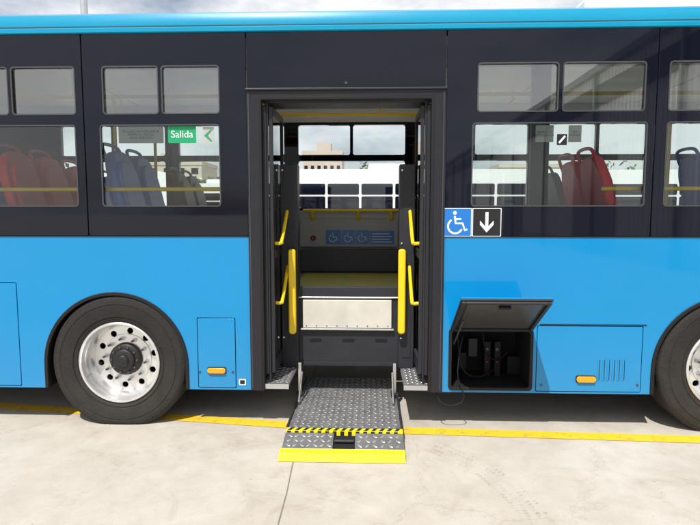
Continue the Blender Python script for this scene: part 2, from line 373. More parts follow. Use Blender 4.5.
# floors
FZ=0.955
box('floor_main',XL+.05,XR-.05,1.0,W-.06,FZ-.07,FZ,M['floor'],bus)
box('floor_yellow_zone',DIL+.08,DIR-.08,1.02,2.15,FZ+.001,FZ+.006,M['yellowfloor'],bus)
box('podium_left',XL+.05,DL-.12,0.05,1.05,1.04,1.16,M['floor'],bus)
box('podium_right',DR+.12,XR-.05,0.05,1.05,1.04,1.16,M['floor'],bus)
box('far_podium',DR+.3,XR-.05,1.6,W-.08,FZ+.002,1.16,M['floor'],bus); box('far_podium_left',XL+.05,DL-.3,1.6,W-.08,FZ+.002,1.16,M['floor'],bus)
box('inner_lining_left',XL+.05,DL-.02,0.036,0.05,1.16,LB-.02,M['grey'],bus); box('inner_lining_right',DR+.02,XR-.05,0.036,0.05,1.16,LB-.02,M['grey'],bus)
box('chassis_a',AX+AR+.02,DL-.02,0.06,2.4,ZS+.02,0.9,M['dark'],bus); box('chassis_b',LK[2]+.04,AX2-AR-.02,0.06,2.4,ZS+.02,0.9,M['dark'],bus)
box('chassis_c',XL+.05,AX-AR-.02,0.06,2.4,ZS+.02,0.9,M['dark'],bus)
box('chassis_d',DR+.02,LK[2]+.03,0.55,2.4,ZS+.02,0.9,M['dark'],bus)
box('chassis_e',DIL,DIR,1.05,2.4,ZS-.05,0.87,M['dark'],bus)
# locker interior
lx0,lz0,lx1,lz1=LK
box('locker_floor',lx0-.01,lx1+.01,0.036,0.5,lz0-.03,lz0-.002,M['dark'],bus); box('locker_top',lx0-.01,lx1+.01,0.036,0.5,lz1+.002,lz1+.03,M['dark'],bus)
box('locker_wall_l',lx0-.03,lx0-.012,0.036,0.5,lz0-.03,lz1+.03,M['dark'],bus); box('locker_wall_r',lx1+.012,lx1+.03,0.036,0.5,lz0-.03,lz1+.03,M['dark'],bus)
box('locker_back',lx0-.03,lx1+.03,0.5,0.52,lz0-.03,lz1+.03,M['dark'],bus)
shape('locker_seal',[rrect(lx0-.012,lz0-.012,lx1+.012,lz1+.012,0.03),rrect(lx0+.012,lz0+.012,lx1-.012,lz1-.012,0.02)],-0.012,0.03,M['black'],bus,0.004)
for i,(a,b,c_,d,mm) in enumerate(((468,338,477,356,'charcoal'),(484,341,490,376,'black'),(494,341,500,376,'black'),(457,352,466,368,'black'),(507,356,522,374,'black'))):
    r=RR(a,b,c_,d,0.36); box('locker_component',r[0],r[2],0.34,0.42,r[1],r[3],M[mm],bus,0.004)
for px in (487,497): 
    c=U(px,349,0.33); cyl_y('connector_cap',c[0],0.325,0.34,c[1],0.012,M['fgrey'],bus); c=U(px,362,0.33); cyl_y('indicator',c[0],0.332,0.34,c[1],0.006,M['red'],bus)
tube('locker_hose',[(lx0+.08,0.2,lz1-.05),(lx0+.12,0.15,lz0+.12),(lx0+.25,0.2,lz0+.03),(lx0+.4,0.3,lz0+.06)],0.008,M['black'],bus,True)
tube('locker_harness',[(lx0+.3,0.3,lz1-.04),(lx0+.33,0.28,lz0+.22),(lx0+.42,0.3,lz0+.14),(lx0+.52,0.34,lz0+.2)],0.006,M['black'],bus,True)
lidL=0.54; ang=math.atan2(0.30,0.46)
mx=Matrix.Translation((0,-0.01,lz1+.004))@Matrix.Rotation(-ang,4,'X')   # local -y outward
w0_,w1_=lx0-.0,lx1+.0
def lidbox(nm,a,b,ya,yb,za,zb,mm,bv=0.004): box(nm,a,b,ya,yb,za,zb,M[mm],bus,bv,mx)
lidbox('locker_lid',w0_,w1_,-lidL,-0.0,0.014,0.022,'blue',0.002)
lidbox('lid_frame',w0_,w1_,-lidL-.001,-0.0,-0.001,0.013,'dgrey',0.003)
lidbox('lid_liner',w0_+.05,w1_-.05,-lidL+.05,-0.05,-0.006,-0.0015,'fgrey')
for a,b,ya,yb in ((w0_+.006,w0_+.03,-lidL+.01,-.01),(w1_-.03,w1_-.006,-lidL+.01,-.01),(w0_+.031,w1_-.031,-lidL+.01,-lidL+.035),(w0_+.031,w1_-.031,-.035,-.01)):
    lidbox('lid_rim',a,b,ya,yb,-0.018,-0.0015,'charcoal',0.003)
lidbox('lid_latch',(w0_+w1_)/2-.04,(w0_+w1_)/2+.04,-lidL+.07,-lidL+.10,-0.026,-0.007,'black')
tube('lid_strut',[tuple(mx@Vector((w0_+.06,-.22,-.02))),(lx0+.03,0.02,lz0+.34)],0.006,M['fgrey'],bus)
cpts=[(lx0+.10,0.05,lz1-.06),(U(457,372,0.0)[0],-.03,U(457,372)[1]),(U(463,396)[0],-.04,U(463,396)[1]),(U(452,403)[0],-.05,U(452,403)[1]),(U(440,400)[0],-.04,U(440,400)[1]),(U(437,393)[0],0.03,U(437,393)[1])]
tube('hanging_cable',cpts,0.004,M['black'],bus,True)

# ---------- wheels ----------
DROP=0.040   # loaded radius is smaller than the free radius
def wheel(nm,cx,cy,sgn=1,parent=bus,S=1.045):
    e=empty(nm); e.parent=parent
    tp=[(0.298,.035),(0.305,.02),(0.318,.012),(0.335,.006),(0.337,.010),(0.345,.010),(0.347,.003),(0.39,-.004),(0.43,-.004),(0.432,0.0),(0.440,0.0),(0.442,-.003),(0.470,.000),(0.490,.008),(0.501,.020),(0.505,.032)]
    y=.036
    for g in range(5):
        tp+=[(0.506,y+.003),(0.507,y+.034),(0.495,y+.036),(0.495,y+.043)]; y+=.045
    tp+=[(0.503,y),(0.485,y+.03),(0.43,y+.05),(0.33,y+.04),(0.298,y+.01)]
    t1=lathe_y('tyre',tp,cx,cy,WZ,M['tyre'],e,160,sgn)
    bm=bmesh.new()
    for i in range(72):
        a=2*math.pi*i/72
        r0,r1,ya,yb=(0.480,0.5085,.006,.040)
        vs=[]
        for da in (-.028,.028):
            for r_,yy in ((r0,ya-.004),(r1,yb),(r0,yb)):
                vs.append(bm.verts.new((cx+r_*math.cos(a+da),cy+sgn*yy,WZ+r_*math.sin(a+da))))
        bm.faces.new(vs[:3]);bm.faces.new(vs[3:])
        for p,q in ((0,1),(1,2),(2,0)): bm.faces.new((vs[p],vs[q],vs[q+3],vs[p+3]))
    bmesh.ops.recalc_face_normals(bm,faces=bm.faces); me=bpy.data.meshes.new('tread_lugs'); bm.to_mesh(me); bm.free(); t2=finish(me,'tread_lugs',M['tyre'],e)
    zmin=(DROP+.001)/S
    for t_ in (t1,t2):
        for v in t_.data.vertices:
            if v.co.z<zmin+.05:      # sidewall bulge over the flattened contact patch
                k=max(0,1-(v.co.z-0)/(zmin+.05)); v.co.y-=sgn*.006*k*(1 if sgn*(v.co.y-cy)<.06 else 0)
            if v.co.z<zmin: v.co.z=zmin+ (v.co.z)*0.02
    lathe_y('rim_barrel',[(0.297,.04),(0.306,.022),(0.306,.010),(0.300,.004),(0.290,.006),(0.284,.016),(0.281,.05),(0.277,.055),(0.266,.10),(0.257,.135),(0.252,.165),(0.25,.19)],cx,cy,WZ,M['rim'],e,96,sgn)
    holes=[circ(cx+.212*math.cos(2*math.pi*(i+.3)/10),WZ+.212*math.sin(2*math.pi*(i+.3)/10),.024,16) for i in range(10)]
    d0,d1=(.165,.178)
    ya=cy+d0 if sgn>0 else cy-d1
    shape('rim_disc',[circ(cx,WZ,.252,64)]+holes,ya,.013,M['rim'],e)
    lathe_y('disc_cone',[(.19,.1655),(.186,.155),(.150,.150),(.10,.150)],cx,cy,WZ,M['rim'],e,64,sgn)
    lathe_y('brake_drum',[(.25,.24),(.1,.24),(.01,.24)],cx,cy,WZ,M['dark'],e,48,sgn)
    lathe_y('hub',[(.125,.150),(.122,.118),(.112,.108),(.085,.104),(.080,.085),(.070,.078),(.045,.076),(.042,.060),(.036,.055),(.01,.055)],cx,cy,WZ,M['hub'],e,48,sgn)
    for i in range(10):
        a=2*math.pi*(i+.8)/10; x=cx+.158*math.cos(a); z=WZ+.158*math.sin(a)
        yy=(cy+.118,cy+.15) if sgn>0 else (cy-.15,cy-.118)
        shape('wheel_nut',[circ(x,z,.016,6)],yy[0],.032,M['alu'],e)
        yy=(cy+.096,cy+.118) if sgn>0 else (cy-.118,cy-.096)
        shape('wheel_stud',[circ(x,z,.009,10)],yy[0],.022,M['fgrey'],e)
    for i in range(10):
        a=2*math.pi*i/10; x=cx+.098*math.cos(a); z=WZ+.098*math.sin(a)
        ya=cy+.094 if sgn>0 else cy-.106
        shape('hub_bolt',[circ(x,z,.009,6)],ya,.012,M['fgrey'],e)
    tube('valve',[(cx-.25,cy+sgn*.09,WZ-.1),(cx-.262,cy+sgn*.03,WZ-.108)],.004,M['alu'],e)
    e.scale=(S,1,S); e.location=(cx*(1-S),0,-DROP)
    return e
wheel('rear_wheel',WX,-0.012); wheel('front_wheel',WX2,-0.012)
wheel('rear_wheel_far',WX,W-.01,-1); wheel('front_wheel_far',WX2,W-.01,-1)
box('axle',WX-.06,WX+.06,.3,2.2,.43,.56,M['dark'],bus)

# ---------- doorway ----------
shape('door_frame',[[(DL,ZS),(DL,DT),(DR,DT),(DR,ZS),(DIR,ZS),(DIR,DIT),(DIL,DIT),(DIL,ZS)]],-0.018,0.07,M['dframe'],bus,0.004)
shape('door_frame_seal',[[(DIL-.012,ZS+.01),(DIL-.012,DIT+.012),(DIR+.012,DIT+.012),(DIR+.012,ZS+.01),(DIR-.012,ZS+.01),(DIR-.012,DIT-.012),(DIL+.012,DIT-.012),(DIL+.012,ZS+.01)]],-0.024,0.05,M['black'],bus,0.003)
for xx in (DL+.012,DR-.020): box('frame_bead',xx,xx+.006,-.021,-.0185,ZS+.02,DT-.03,M['fgrey'],bus)
box('header_drip_rail',DL-.005,DR+.005,-.035,-.019,DT-.018,DT-.002,M['dgrey'],bus,0.004)
box('door_gear_cover',DIL,DIR,0.06,0.32,DIT-.02,ZT-.09,M['charcoal'],bus,0.01)
for nm,xa,xb in (('stepwell_wall_l',DIL-.05,DIL-.012),('stepwell_wall_r',DIR+.012,DIR+.05)):
    box(nm,xa,xb,0.055,1.04,ZS,1.25,M['charcoal'],bus)
    box(nm+'_upper',xa,xb,0.60,0.66,1.25,ZT-.09,M['charcoal'],bus)
box('stepwell_riser',DIL,DIR,1.0,1.03,0.32,FZ-.0725,M['charcoal'],bus)
box('floor_nosing',DIL,DIR,0.985,1.0-.001,FZ-.04,FZ+.004,M['alu'],bus)
def leaf(nm,x,y0,y1,z0,z1,t=0.03):
    e=empty(nm); e.parent=bus; w=0.045
    box('stile_front',x-t/2,x+t/2,y0,y0+w,z0,z1,M['black'],e,0.006); box('stile_back',x-t/2,x+t/2,y1-w,y1,z0,z1,M['black'],e,0.006)
    box('rail_top',x-t/2,x+t/2,y0+w,y1-w,z1-w,z1,M['charcoal'],e); box('rail_bottom',x-t/2,x+t/2,y0+w,y1-w,z0,z0+.10,M['charcoal'],e); box('rail_mid',x-t/2,x+t/2,y0+w,y1-w,1.30,1.36,M['charcoal'],e)
    quadmesh('leaf_glass',[[(x,y0+w,z0+.1),(x,y1-w,z0+.1),(x,y1-w,z1-w),(x,y0+w,z1-w)]],M['pane'],e)
    box('alu_edge',x-t/2-.001,x+t/2+.001,y0-.006,y0-.0005,z0+.01,z1-.01,M['dgrey'],e)
lz=0.40; ltp=DIT-.04
for s,x0 in ((1,DIL),(-1,DIR)):
    leaf('door_leaf',x0+s*.02,0.03,0.57,lz,ltp); leaf('door_leaf_inner',x0+s*.066,0.06,0.60,lz,ltp,.024)
    tube('hinge_rod',[(x0+s*.043,0.04,ZS+.03),(x0+s*.043,0.04,DIT-.02)],0.009,M['dgrey'],bus)
    for (pa,pb) in ((197,243),(250,302)):
        xh=x0+s*.125
        za=Zc(pa+1,0.6); zb=Zc(pb,0.2)
        tube('grab_handle',[(xh-s*.05,.55,za-.005),(xh-s*.01,.55,za),(xh,.53,za-.04),(xh,.42,(za*.45+zb*.55)+.06),(xh,.17,zb+.03),(xh-s*.01,.15,zb),(xh-s*.05,.15,zb)],0.014,M['yellow'],bus,True)
def lugs(nm,x0,x1,y0,y1,zf,parent,sp=0.042,mm='lug',L=0.017,wd=0.0055,h=0.003):
    bm=bmesh.new(); nx=int((x1-x0)/sp); ny=int((y1-y0)/sp)
    for i in range(nx):
        for j in range(ny):
            cx=x0+(i+.5)*(x1-x0)/nx; cy=y0+(j+.5)*(y1-y0)/ny; a=rad(45 if (i+j)%2 else -45)
            u=Vector((math.cos(a),math.sin(a))); n=Vector((-u.y,u.x))
            pts=[(-1,0),(-.4,-1),(.4,-1),(1,0),(.4,1),(-.4,1)]
            lo=[];hi=[]
            for p,q in pts:
                v=Vector((cx,cy))+u*p*L+n*q*wd; lo.append(bm.verts.new((v.x,v.y,zf(v.y)+.0005)))
                v=Vector((cx,cy))+u*p*L*.75+n*q*wd*.55; hi.append(bm.verts.new((v.x,v.y,zf(v.y)+h)))
            bm.faces.new(hi)
            for k in range(6): bm.faces.new((lo[k],lo[(k+1)%6],hi[(k+1)%6],hi[k]))
    bmesh.ops.recalc_face_normals(bm,faces=bm.faces)
    me=bpy.data.meshes.new(nm); bm.to_mesh(me); bm.free(); return finish(me,nm,M[mm],parent)
sz=0.335
PL0=X(300,350,.45); PR0=X(397,350,.45)
for a,b in ((DIL-.01,PL0-.03),(PR0+.03,DIR+.01)):
    box('step_plate',a,b,0.0,0.95,sz-.02,sz,M['plate'],bus); lugs('step_plate_lugs',a+.01,b-.01,0.03,0.9,lambda y:sz,bus,0.036)
    box('step_nosing',a,b,-.012,-0.001,sz-.035,sz+.003,M['alu'],bus)

# ---------- wheelchair lift ----------
lift=empty('wheelchair_lift')
yb,yf=0.95,G(344,428,0.1)[1]
hx0=G(288,428,0.1)[0]; hx1=G(401,428,0.1)[0]
box('platform',hx0,hx1,yf,yb,0.06,0.098,M['plate'],lift,0.003)
lugs('platform_lugs',hx0+.02,hx1-.02,yf+.015,yb,lambda y:.098,lift,0.046,L=.022,wd=.0075)
for a,b in ((hx0-.014,hx0-.001),(hx1+.001,hx1+.014)): box('platform_side_rail',a,b,yf,yb,0.045,0.112,M['dgrey'],lift,0.002)
y1=yf-.003; y0=yf-.055
box('hazard_strip',hx0-.01,hx1+.01,y0,y1,0.062,0.100,M['lipyellow'],lift,0.002)
hq=[]; n=15; w=(hx1-hx0)/n
for i in range(n):
    a=hx0+i*w; s=.022
    hq.append([(a,y0+.002,.1015),(a+w*.5,y0+.002,.1015),(min(a+w*.5+s,hx1+.008),y1-.002,.1015),(a+s,y1-.002,.1015)])
    hq.append([(a,y0-.0015,.066),(a+w*.5,y0-.0015,.066),(a+w*.5,y0-.0015,.098),(a,y0-.0015,.098)])
quadmesh('hazard_stripes',hq,M['hazblack'],lift)
ya=y0-.006; ybm=G(343,449,.05)[1]
def zf2(y): return .088+(y-ya)/(ybm-ya)*(.05-.088)
def slab(nm,xa,xb,y0_,y1_,za0,za1,t,mm):
    v=[(xa,y0_,za0),(xb,y0_,za0),(xb,y1_,za1),(xa,y1_,za1),(xa,y0_,za0-t),(xb,y0_,za0-t),(xb,y1_,za1-t),(xa,y1_,za1-t)]
    me=bpy.data.meshes.new(nm); me.from_pydata(v,[],[(0,1,2,3),(7,6,5,4),(0,4,5,1),(1,5,6,2),(2,6,7,3),(3,7,4,0)])
    bm=bmesh.new(); bm.from_mesh(me); bmesh.ops.recalc_face_normals(bm,faces=bm.faces); bmesh.ops.bevel(bm,geom=bm.edges[:],offset=.002,segments=1,affect='EDGES'); bm.to_mesh(me); bm.free()
    return finish(me,nm,M[mm],lift)
hA=G(333,442,.07)[0]; hB=G(355,442,.07)[0]
slab('flap_left',hx0-.01,hA,ya,ybm,.088,.05,.03,'plate'); slab('flap_right',hB,hx1+.01,ya,ybm,.088,.05,.03,'plate')
slab('flap_recess',hA,hB,ya,ybm,.068,.03,.02,'dark')
lugs('flap_lugs_l',hx0+.005,hA-.005,ybm+.01,ya-.01,zf2,lift,0.046,L=.022,wd=.0075); lugs('flap_lugs_r',hB+.005,hx1-.005,ybm+.01,ya-.01,zf2,lift,0.046,L=.022,wd=.0075)
tube('flap_latch',[(hA+.01,(ya+ybm)/2,.066),(hB-.01,(ya+ybm)/2,.066)],.012,M['charcoal'],lift)
yl=G(343,463,.0)[1]
slab('flap_lip',hx0-.02,hx1+.012,ybm-.002,yl+.05,.051,.04,.028,'lipyellow'); slab('flap_toe',hx0-.02,hx1+.012,yl+.049,yl,.04,.008,.006,'lipyellow')
for (a,b) in ((281,298),(399,414.5)):
    r=RR(a,164,b,362,.45)
    box('lift_tower',r[0],r[2],0.45,0.60,sz+.002,r[3],M['dgrey'],lift,0.008)
    box('tower_channel',r[0]+.03,r[2]-.03,0.444,0.449,sz+.1,r[3]-.06,M['charcoal'],lift)
    for zz in (r[3]-.05,1.4,.6): cyl_y('tower_bolt',r[0]+.02,0.440,0.449,zz,.008,M['alu'],lift,6)
for (a,b) in ((288.5,296),(398,405.5)):
    r=RR(a,249,b,334,.38); shape('yellow_handrail',[rrect(*r,0.026)],0.36,0.045,M['yellow'],lift,0.012)
for px in (292,402):
    for py in (262,322):
        c=U(px,py,.41); cyl_y('handrail_bracket',c[0],.404,.452,c[1],.016,M['dgrey'],lift)
a=X(298,310,.5); b=X(399,310,.5)
z1=Zc(287,.5); z2=Zc(299,.5); z3=Zc(328.5,.5); z4=Zc(366,.5)
box('upper_beam',a,b,.50,.56,z2+.002,z1,M['dgrey'],lift,0.005)
tube('upper_beam_rod',[(a,.492,z2+.014),(b,.492,z2+.014)],.008,M['alu'],lift)
r=RR(303,300,391.5,328,.48); box('bridge_plate',r[0],r[2],.47,.495,r[1]+.002,r[3],M['cream'],lift,0.004)
for i in range(9):
    x=r[0]+.03+i*(r[2]-r[0]-.06)/8; cyl_y('bridge_rivet',x,.4665,.470,r[1]+.02,.005,M['fgrey'],lift,8)
box('bridge_fold',r[0]-.02,r[2]+.02,.462,.496,r[1]-.016,r[1]-.001,M['alu'],lift,0.003)
box('carriage_panel',a,b,.50,.56,z4,z2-.001,M['charcoal'],lift,0.004)
box('carriage_rib',a+.02,b-.02,.488,.499,z4+.005,z4+.04,M['dgrey'],lift,0.003)
for i in range(3):
    x=a+.15+i*(b-a-.3)/2; box('carriage_slot',x-.05,x+.05,.494,.4995,z3-.11,z3-.09,M['dark'],lift)
for px in (300,394.5):
    x=X(px,378,.45)
    box('lift_arm',x-.014,x+.014,.44,.47,.10,z4+.04,M['alu'],lift,0.004)
    x2=x+(.02 if px<350 else -.02)
    tube('arm_brace',[(x2,.44,.30),(x2,.20,.12)],.009,M['alu'],lift)
    box('arm_foot',x-.03,x+.03,.40,.50,.099,.125,M['dgrey'],lift,0.004)

# ---------- interior rails etc ----------
zt=Zc(106,.75); xa=X(275,106,.75); xb=X(425,106,.75)
tube('ceiling_rail',[(xa-.03,.75,zt-.5),(xa-.03,.75,zt-.08),(xa-.01,.75,zt-.02),(xa+.05,.75,zt),(xb-.05,.75,zt),(xb+.01,.75,zt-.02),(xb+.03,.75,zt-.08),(xb+.03,.75,zt-.5)],.018,M['yellow'],bus)
tube('ceiling_rail_left',[(XL+.2,.72,2.66),(xa-.1,.72,2.66)],.016,M['yellow'],bus); tube('ceiling_rail_right',[(xb+.1,.72,2.66),(XR-.2,.72,2.66)],.016,M['yellow'],bus)
tube('ceiling_rail_far',[(XL+.2,1.65,2.66),(XR-.2,1.65,2.66)],.016,M['yellow'],bus)
for k in range(8):
    xx=XL+.9+k*1.35
    for yy in (.72,1.65):
        if abs(xx-0)<.9 and yy<1: continue
        tube('rail_hanger',[(xx,yy,2.66),(xx,yy,ZT-.09)],.010,M['yellow'],bus)
        if k%2 and abs(xx)>1.3: tube('stanchion',[(xx+.3,yy+.12,1.0),(xx+.3,yy+.12,2.66)],.016,M['yellow'],bus)
zw=Zc(189,.10)
for a,b in ((seams[0]+.1,DL-.12),(X(602,192,.1),X(602,192,.1)+.4),(X(660,192,.1),XR-.2)):
    tube('window_rail',[(a,.10,zw),(b,.10,zw)],.016,M['yellow'],bus)
    tube('window_rail_end',[(b,.10,zw),(b,.055,zw)],.012,M['yellow'],bus)
zf=Zc(210.5,2.3); a=X(303,210,2.3); b=X(402,210,2.3)
tube('far_rail',[(a,2.3,zf),(b,2.3,zf)],.018,M['yellow'],bus)
for px in (312,358,391):
    x=X(px,215,2.3); tube('far_rail_post',[(x,2.3,zf),(x,2.31,zf-.09),(x,2.42,zf-.13)],.018,M['yellow'],bus)
r=RR(300,219,398,247,2.38); box('bay_panel',r[0],r[2],2.37,2.42,r[1],r[3],M['grey'],bus,0.01)
r=RR(300,249,399,275,2.3); box('bay_pad',r[0],r[2],2.26,2.40,FZ+.002,r[3],M['seatgrey'],bus,0.02)
for (p0,p1) in ((326,341),(342,355),(356,369)):
    r=RR(p0,230,p1,244,2.36); shape('bay_sign',[rrect(*r,0.006)],2.362,0.004,M['signblue'],bus)
    cx=(r[0]+r[2])/2; cz=(r[1]+r[3])/2; s=(r[3]-r[1])
    tube('bay_sign_symbol',[(cx-.01,2.361,cz+s*.3),(cx-.005,2.361,cz),(cx+s*.2,2.361,cz),(cx+s*.3,2.361,cz-s*.25)],.006,M['signwhite'],bus)
    tube('bay_sign_wheel',[(cx-.01+s*.25*math.cos(t*.5+2),2.361,cz-s*.1+s*.25*math.sin(t*.5+2)) for t in range(9)],.005,M['signwhite'],bus)
r=RR(370,231,394,244,2.36); shape('bay_sign',[rrect(*r,0.006)],2.362,0.004,M['signblue'],bus)
for k in range(4): 
    z=r[1]+.02+k*.032; box('bay_sign_text',r[0]+.02,r[2]-.02-.03*(k%2),2.359,2.3615,z,z+.008,M['signwhite'],bus)
c=U(313,238,2.36); cyl_y('stop_button_base',c[0],2.34,2.37,c[1],.03,M['black'],bus); cyl_y('stop_button',c[0],2.33,2.34,c[1],.018,M['red'],bus)
for xx in (DL-.1,DR+.06):
    box('partition_frame',xx,xx+.035,0.68,1.0,1.17,1.95,M['charcoal'],bus,0.006)
    tube('partition_post',[(xx+.017,1.03,1.0),(xx+.017,1.03,2.66)],.016,M['yellow'],bus)
r=RR(531,124,549,207,.35); box('interior_pillar',r[0],r[2],.35,.42,1.16,ZT-.09,M['charcoal'],bus,0.01)

def seat(x,y,z0,mm,face=1):
    e=empty('bus_seat',(x,y,z0),0 if face>0 else math.pi)
    m_=M[mm]
    Bk=Matrix.Translation((0,0,.43))@Matrix.Rotation(rad(-13),4,'Y')@Matrix(((0,0,1,0),(1,0,0,0),(0,1,0,0),(0,0,0,1)))
    w=.205
    out=[(-w,.0),(-w*1.02,.3),(-w*.98,.48),(-w*.7,.60),(-w*.3,.635),(w*.3,.635),(w*.7,.60),(w*.98,.48),(w*1.02,.3),(w,.0)]
    op=[(p.x,p.y) for p in catmull([(a,b,0) for a,b in out],4)]
    shape_m('backrest',[op],.04,m_,e,Bk,.018,True)
    op2=[(a*.78,.05+b*.80) for a,b in op]
    shape_m('back_pad',[op2],.03,m_,e,Matrix.Translation((.04,0,0))@Bk,.012,True)
    Cm=Matrix.Translation((.20,0,.41))
    shape_m('cushion',[rrect(-.22,-.205,.22,.205,.06)],.03,m_,e,Cm,.018,True)
    box('pedestal',.08,.28,-.05,.05,0,.38,M['dgrey'],e,.006)
    P=[tuple(Bk@Vector(v)) for v in ((-.15,.55,-.02),(-.15,.66,-.035),(-.09,.70,-.04),(.09,.70,-.04),(.15,.66,-.035),(.15,.55,-.02))]
    tube('seat_grab_loop',P,.014,m_,e,True)
    return e
ZP=1.09
for px,mm in ((-75,'red'),(42,'red'),(142,'seatblue')):
    xx=X(px,200,.45)
    for yy in (.32,.76): seat(xx,yy,ZP,mm)
seat(X(88,200,1.2),1.25,1.05,'red')
xx=X(598,200,.45)+.02
for yy in (.32,.76): seat(xx,yy,1.04,'red',1)
seat(X(735,200,.4),.34,ZP,'seatblue'); seat(X(735,200,.4),.78,ZP,'seatblue')
for px,mm in ((-20,'seatblue'),(110,'seatblue'),(195,'seatgrey'),(560,'seatgrey')):
    xx=X(px,200,1.9)
    for yy in (1.8,2.2): seat(xx,yy,1.02,mm)

# ---------- signs on the side ----------
def tri(name,pts,y,mm,parent,th=.002): return shape(name,[pts],y,th,M[mm],parent)
sg=empty('wheelchair_access_sign')
r=RR(443.5,208,471.5,236.5)
shape('plate',[rrect(*r,0.006)],-.0085,.003,M['signwhite'],sg); shape('face',[rrect(*inset(r,.006),0.005)],-.0105,.0018,M['signblue'],sg)
cx=(r[0]+r[2])/2; cz=(r[1]+r[3])/2; s=(r[3]-r[1])
def flatten(o,y,k=.12):
    for v in o.data.vertices: v.co.y=y+(v.co.y-y)*k
yy=-.0108
cyl_y('symbol_head',cx-.022,yy-.001,yy,cz+s*.33,s*.065,M['signwhite'],sg)
o=tube('symbol_body',[(cx-.022,yy,cz+s*.22),(cx-.016,yy,cz-s*.04),(cx+s*.17,yy,cz-s*.04),(cx+s*.25,yy,cz-s*.28),(cx+s*.34,yy,cz-s*.25)],.008,M['signwhite'],sg); flatten(o,yy)
o=tube('symbol_arm',[(cx-.02,yy,cz+s*.11),(cx+s*.12,yy,cz+s*.11)],.007,M['signwhite'],sg); flatten(o,yy)
o=tube('symbol_wheel',[(cx-.018+s*.25*math.cos(rad(a)),yy,cz-s*.14+s*.25*math.sin(rad(a))) for a in range(120,345,9)],.007,M['signwhite'],sg); flatten(o,yy)
sg2=empty('down_arrow_sign')
r=RR(472,208,501,236.5)
shape('plate',[rrect(*r,0.006)],-.0085,.003,M['signwhite'],sg2); shape('face',[rrect(*inset(r,.006),0.005)],-.0105,.0018,M['signblack'],sg2)
cx=(r[0]+r[2])/2; cz=(r[1]+r[3])/2
tri('arrow',[(cx-.011,cz+.075),(cx+.011,cz+.075),(cx+.011,cz-.03),(cx+.05,cz+.012),(cx+.05,cz-.018),(cx,cz-.075),(cx-.05,cz-.018),(cx-.05,cz+.012),(cx-.011,cz-.03)],-.012,'signwhite',sg2)
def text(name,body,x,z,y,size,mm,parent):
    cu=bpy.data.curves.new(name,'FONT'); cu.body=body; cu.size=size; cu.align_x='CENTER'; cu.align_y='CENTER'; cu.extrude=.0005
    me=curve_mesh(cu,name)
    for v in me.vertices: v.co=(x+v.co.x,y-v.co.z,z+v.co.y)
    return finish(me,name,M[mm],parent)
YS=.0105
ex=empty('exit_sign'); r=RR(168,126,196,143,.01)
shape('plate',[rrect(*r,0.006)],YS,.002,M['green'],ex); text('lettering','Salida',(r[0]+r[2])/2,(r[1]+r[3])/2,YS-.0012,.075,'signwhite',ex)
ar=empty('exit_arrow_sign'); r=RR(203,127,214,144,.01)
shape('plate',[rrect(*r,0.004)],YS,.002,M['notice'],ar)
cx=(r[0]+r[2])/2; cz=(r[1]+r[3])/2
tri('arrow',[(cx-.032,cz),(cx+.015,cz+.042),(cx+.028,cz+.042),(cx-.008,cz),(cx+.028,cz-.042),(cx+.015,cz-.042)],YS-.0025,'green',ar)
YN=.0195
for (a,b,c_,d,tx) in ((118,126,163,143,'EN CASO DE EMERGENCIA\nROMPA EL CRISTAL\nUSE EL MARTILLO'),(536,125,554,142,'SALIDA DE\nEMERGENCIA'),(569,125,582,142,'NO\nFUMAR')):
    nt_=empty('window_notice'); r=RR(a,b,c_,d,.01)
    shape('plate',[rrect(*r,0.004)],YN,.002,M['notice'],nt_)
    text('lettering',tx,(r[0]+r[2])/2,(r[1]+r[3])/2,YN-.0012,.023,'seatgrey',nt_)
r=RR(557,134,567,145,.01); ns=empty('mirror_notice'); shape('plate',[rrect(*r,0.004)],YS,.002,M['signblack'],ns)
tri('slash',[(r[0]+.01,r[1]+.02),(r[0]+.02,r[1]+.01),(r[2]-.01,r[3]-.02),(r[2]-.02,r[3]-.01)],YS-.0025,'signwhite',ns)

# ---------------- background ----------------
def parked_bus(x,y,rz,L=11,mm='wbody'):
    e=empty('parked_bus',(x,y,0),rz)
    def ar(c): return [(c+.55*math.cos(math.pi*i/16),.5+.55*math.sin(math.pi*i/16)) for i in range(17)]
    lp=[(-L/2,.35),(-L/2,2.7),(-L/2+.12,3.0),(-L/2+.4,3.1),(L/2-.5,3.1),(L/2-.15,2.95),(L/2,2.3),(L/2+.02,.9),(L/2-.02,.35)]
    c1=L/2-2.6;c2=-L/2+3
    lp+= [(c1+.55,.35)]+ar(c1)+[(c1-.55,.35),(c2+.55,.35)]+ar(c2)+[(c2-.55,.35)]
    shape('body',[lp],-1.25,2.5,M[mm],e)
    for sy in (-1.262,1.251):
        n=9
        for i in range(n):
            a=-L/2+.35+i*(L-.9)/n; b_=a+(L-.9)/n
            shape('side_window',[rrect(a+.04,1.55,b_-.04,2.2,.05)],sy,.011,M['bglass'],e)
            shape('transom',[rrect(a+.04,2.26,b_-.04,2.62,.05)],sy,.011,M['bglass'],e)
        for c in (c1,c2):
            yc=sy+(.02 if sy<0 else -.3)
            cyl_y('tyre',c,yc,yc+.28,.5,.5,M['tyre'],e,32); cyl_y('rim',c,yc-.006 if sy<0 else yc+.28,yc if sy<0 else yc+.286,.5,.29,M['alu'],e,24)
        box('skirt_stripe',-L/2+.02,L/2-.02,sy+(0 if sy<0 else .001),sy+.010,1.15,1.25,M['blue'],e)
    box('windscreen',L/2-.02,L/2+.03,-1.1,1.1,1.2,2.25,M['bglass'],e,.01)
    box('rear_window',-L/2-.01,-L/2+.02,-1.0,1.0,1.7,2.5,M['bglass'],e,.004)
    box('roof_unit',-1.5,1.2,-.8,.8,3.09,3.32,M[mm],e,.05)
    return e
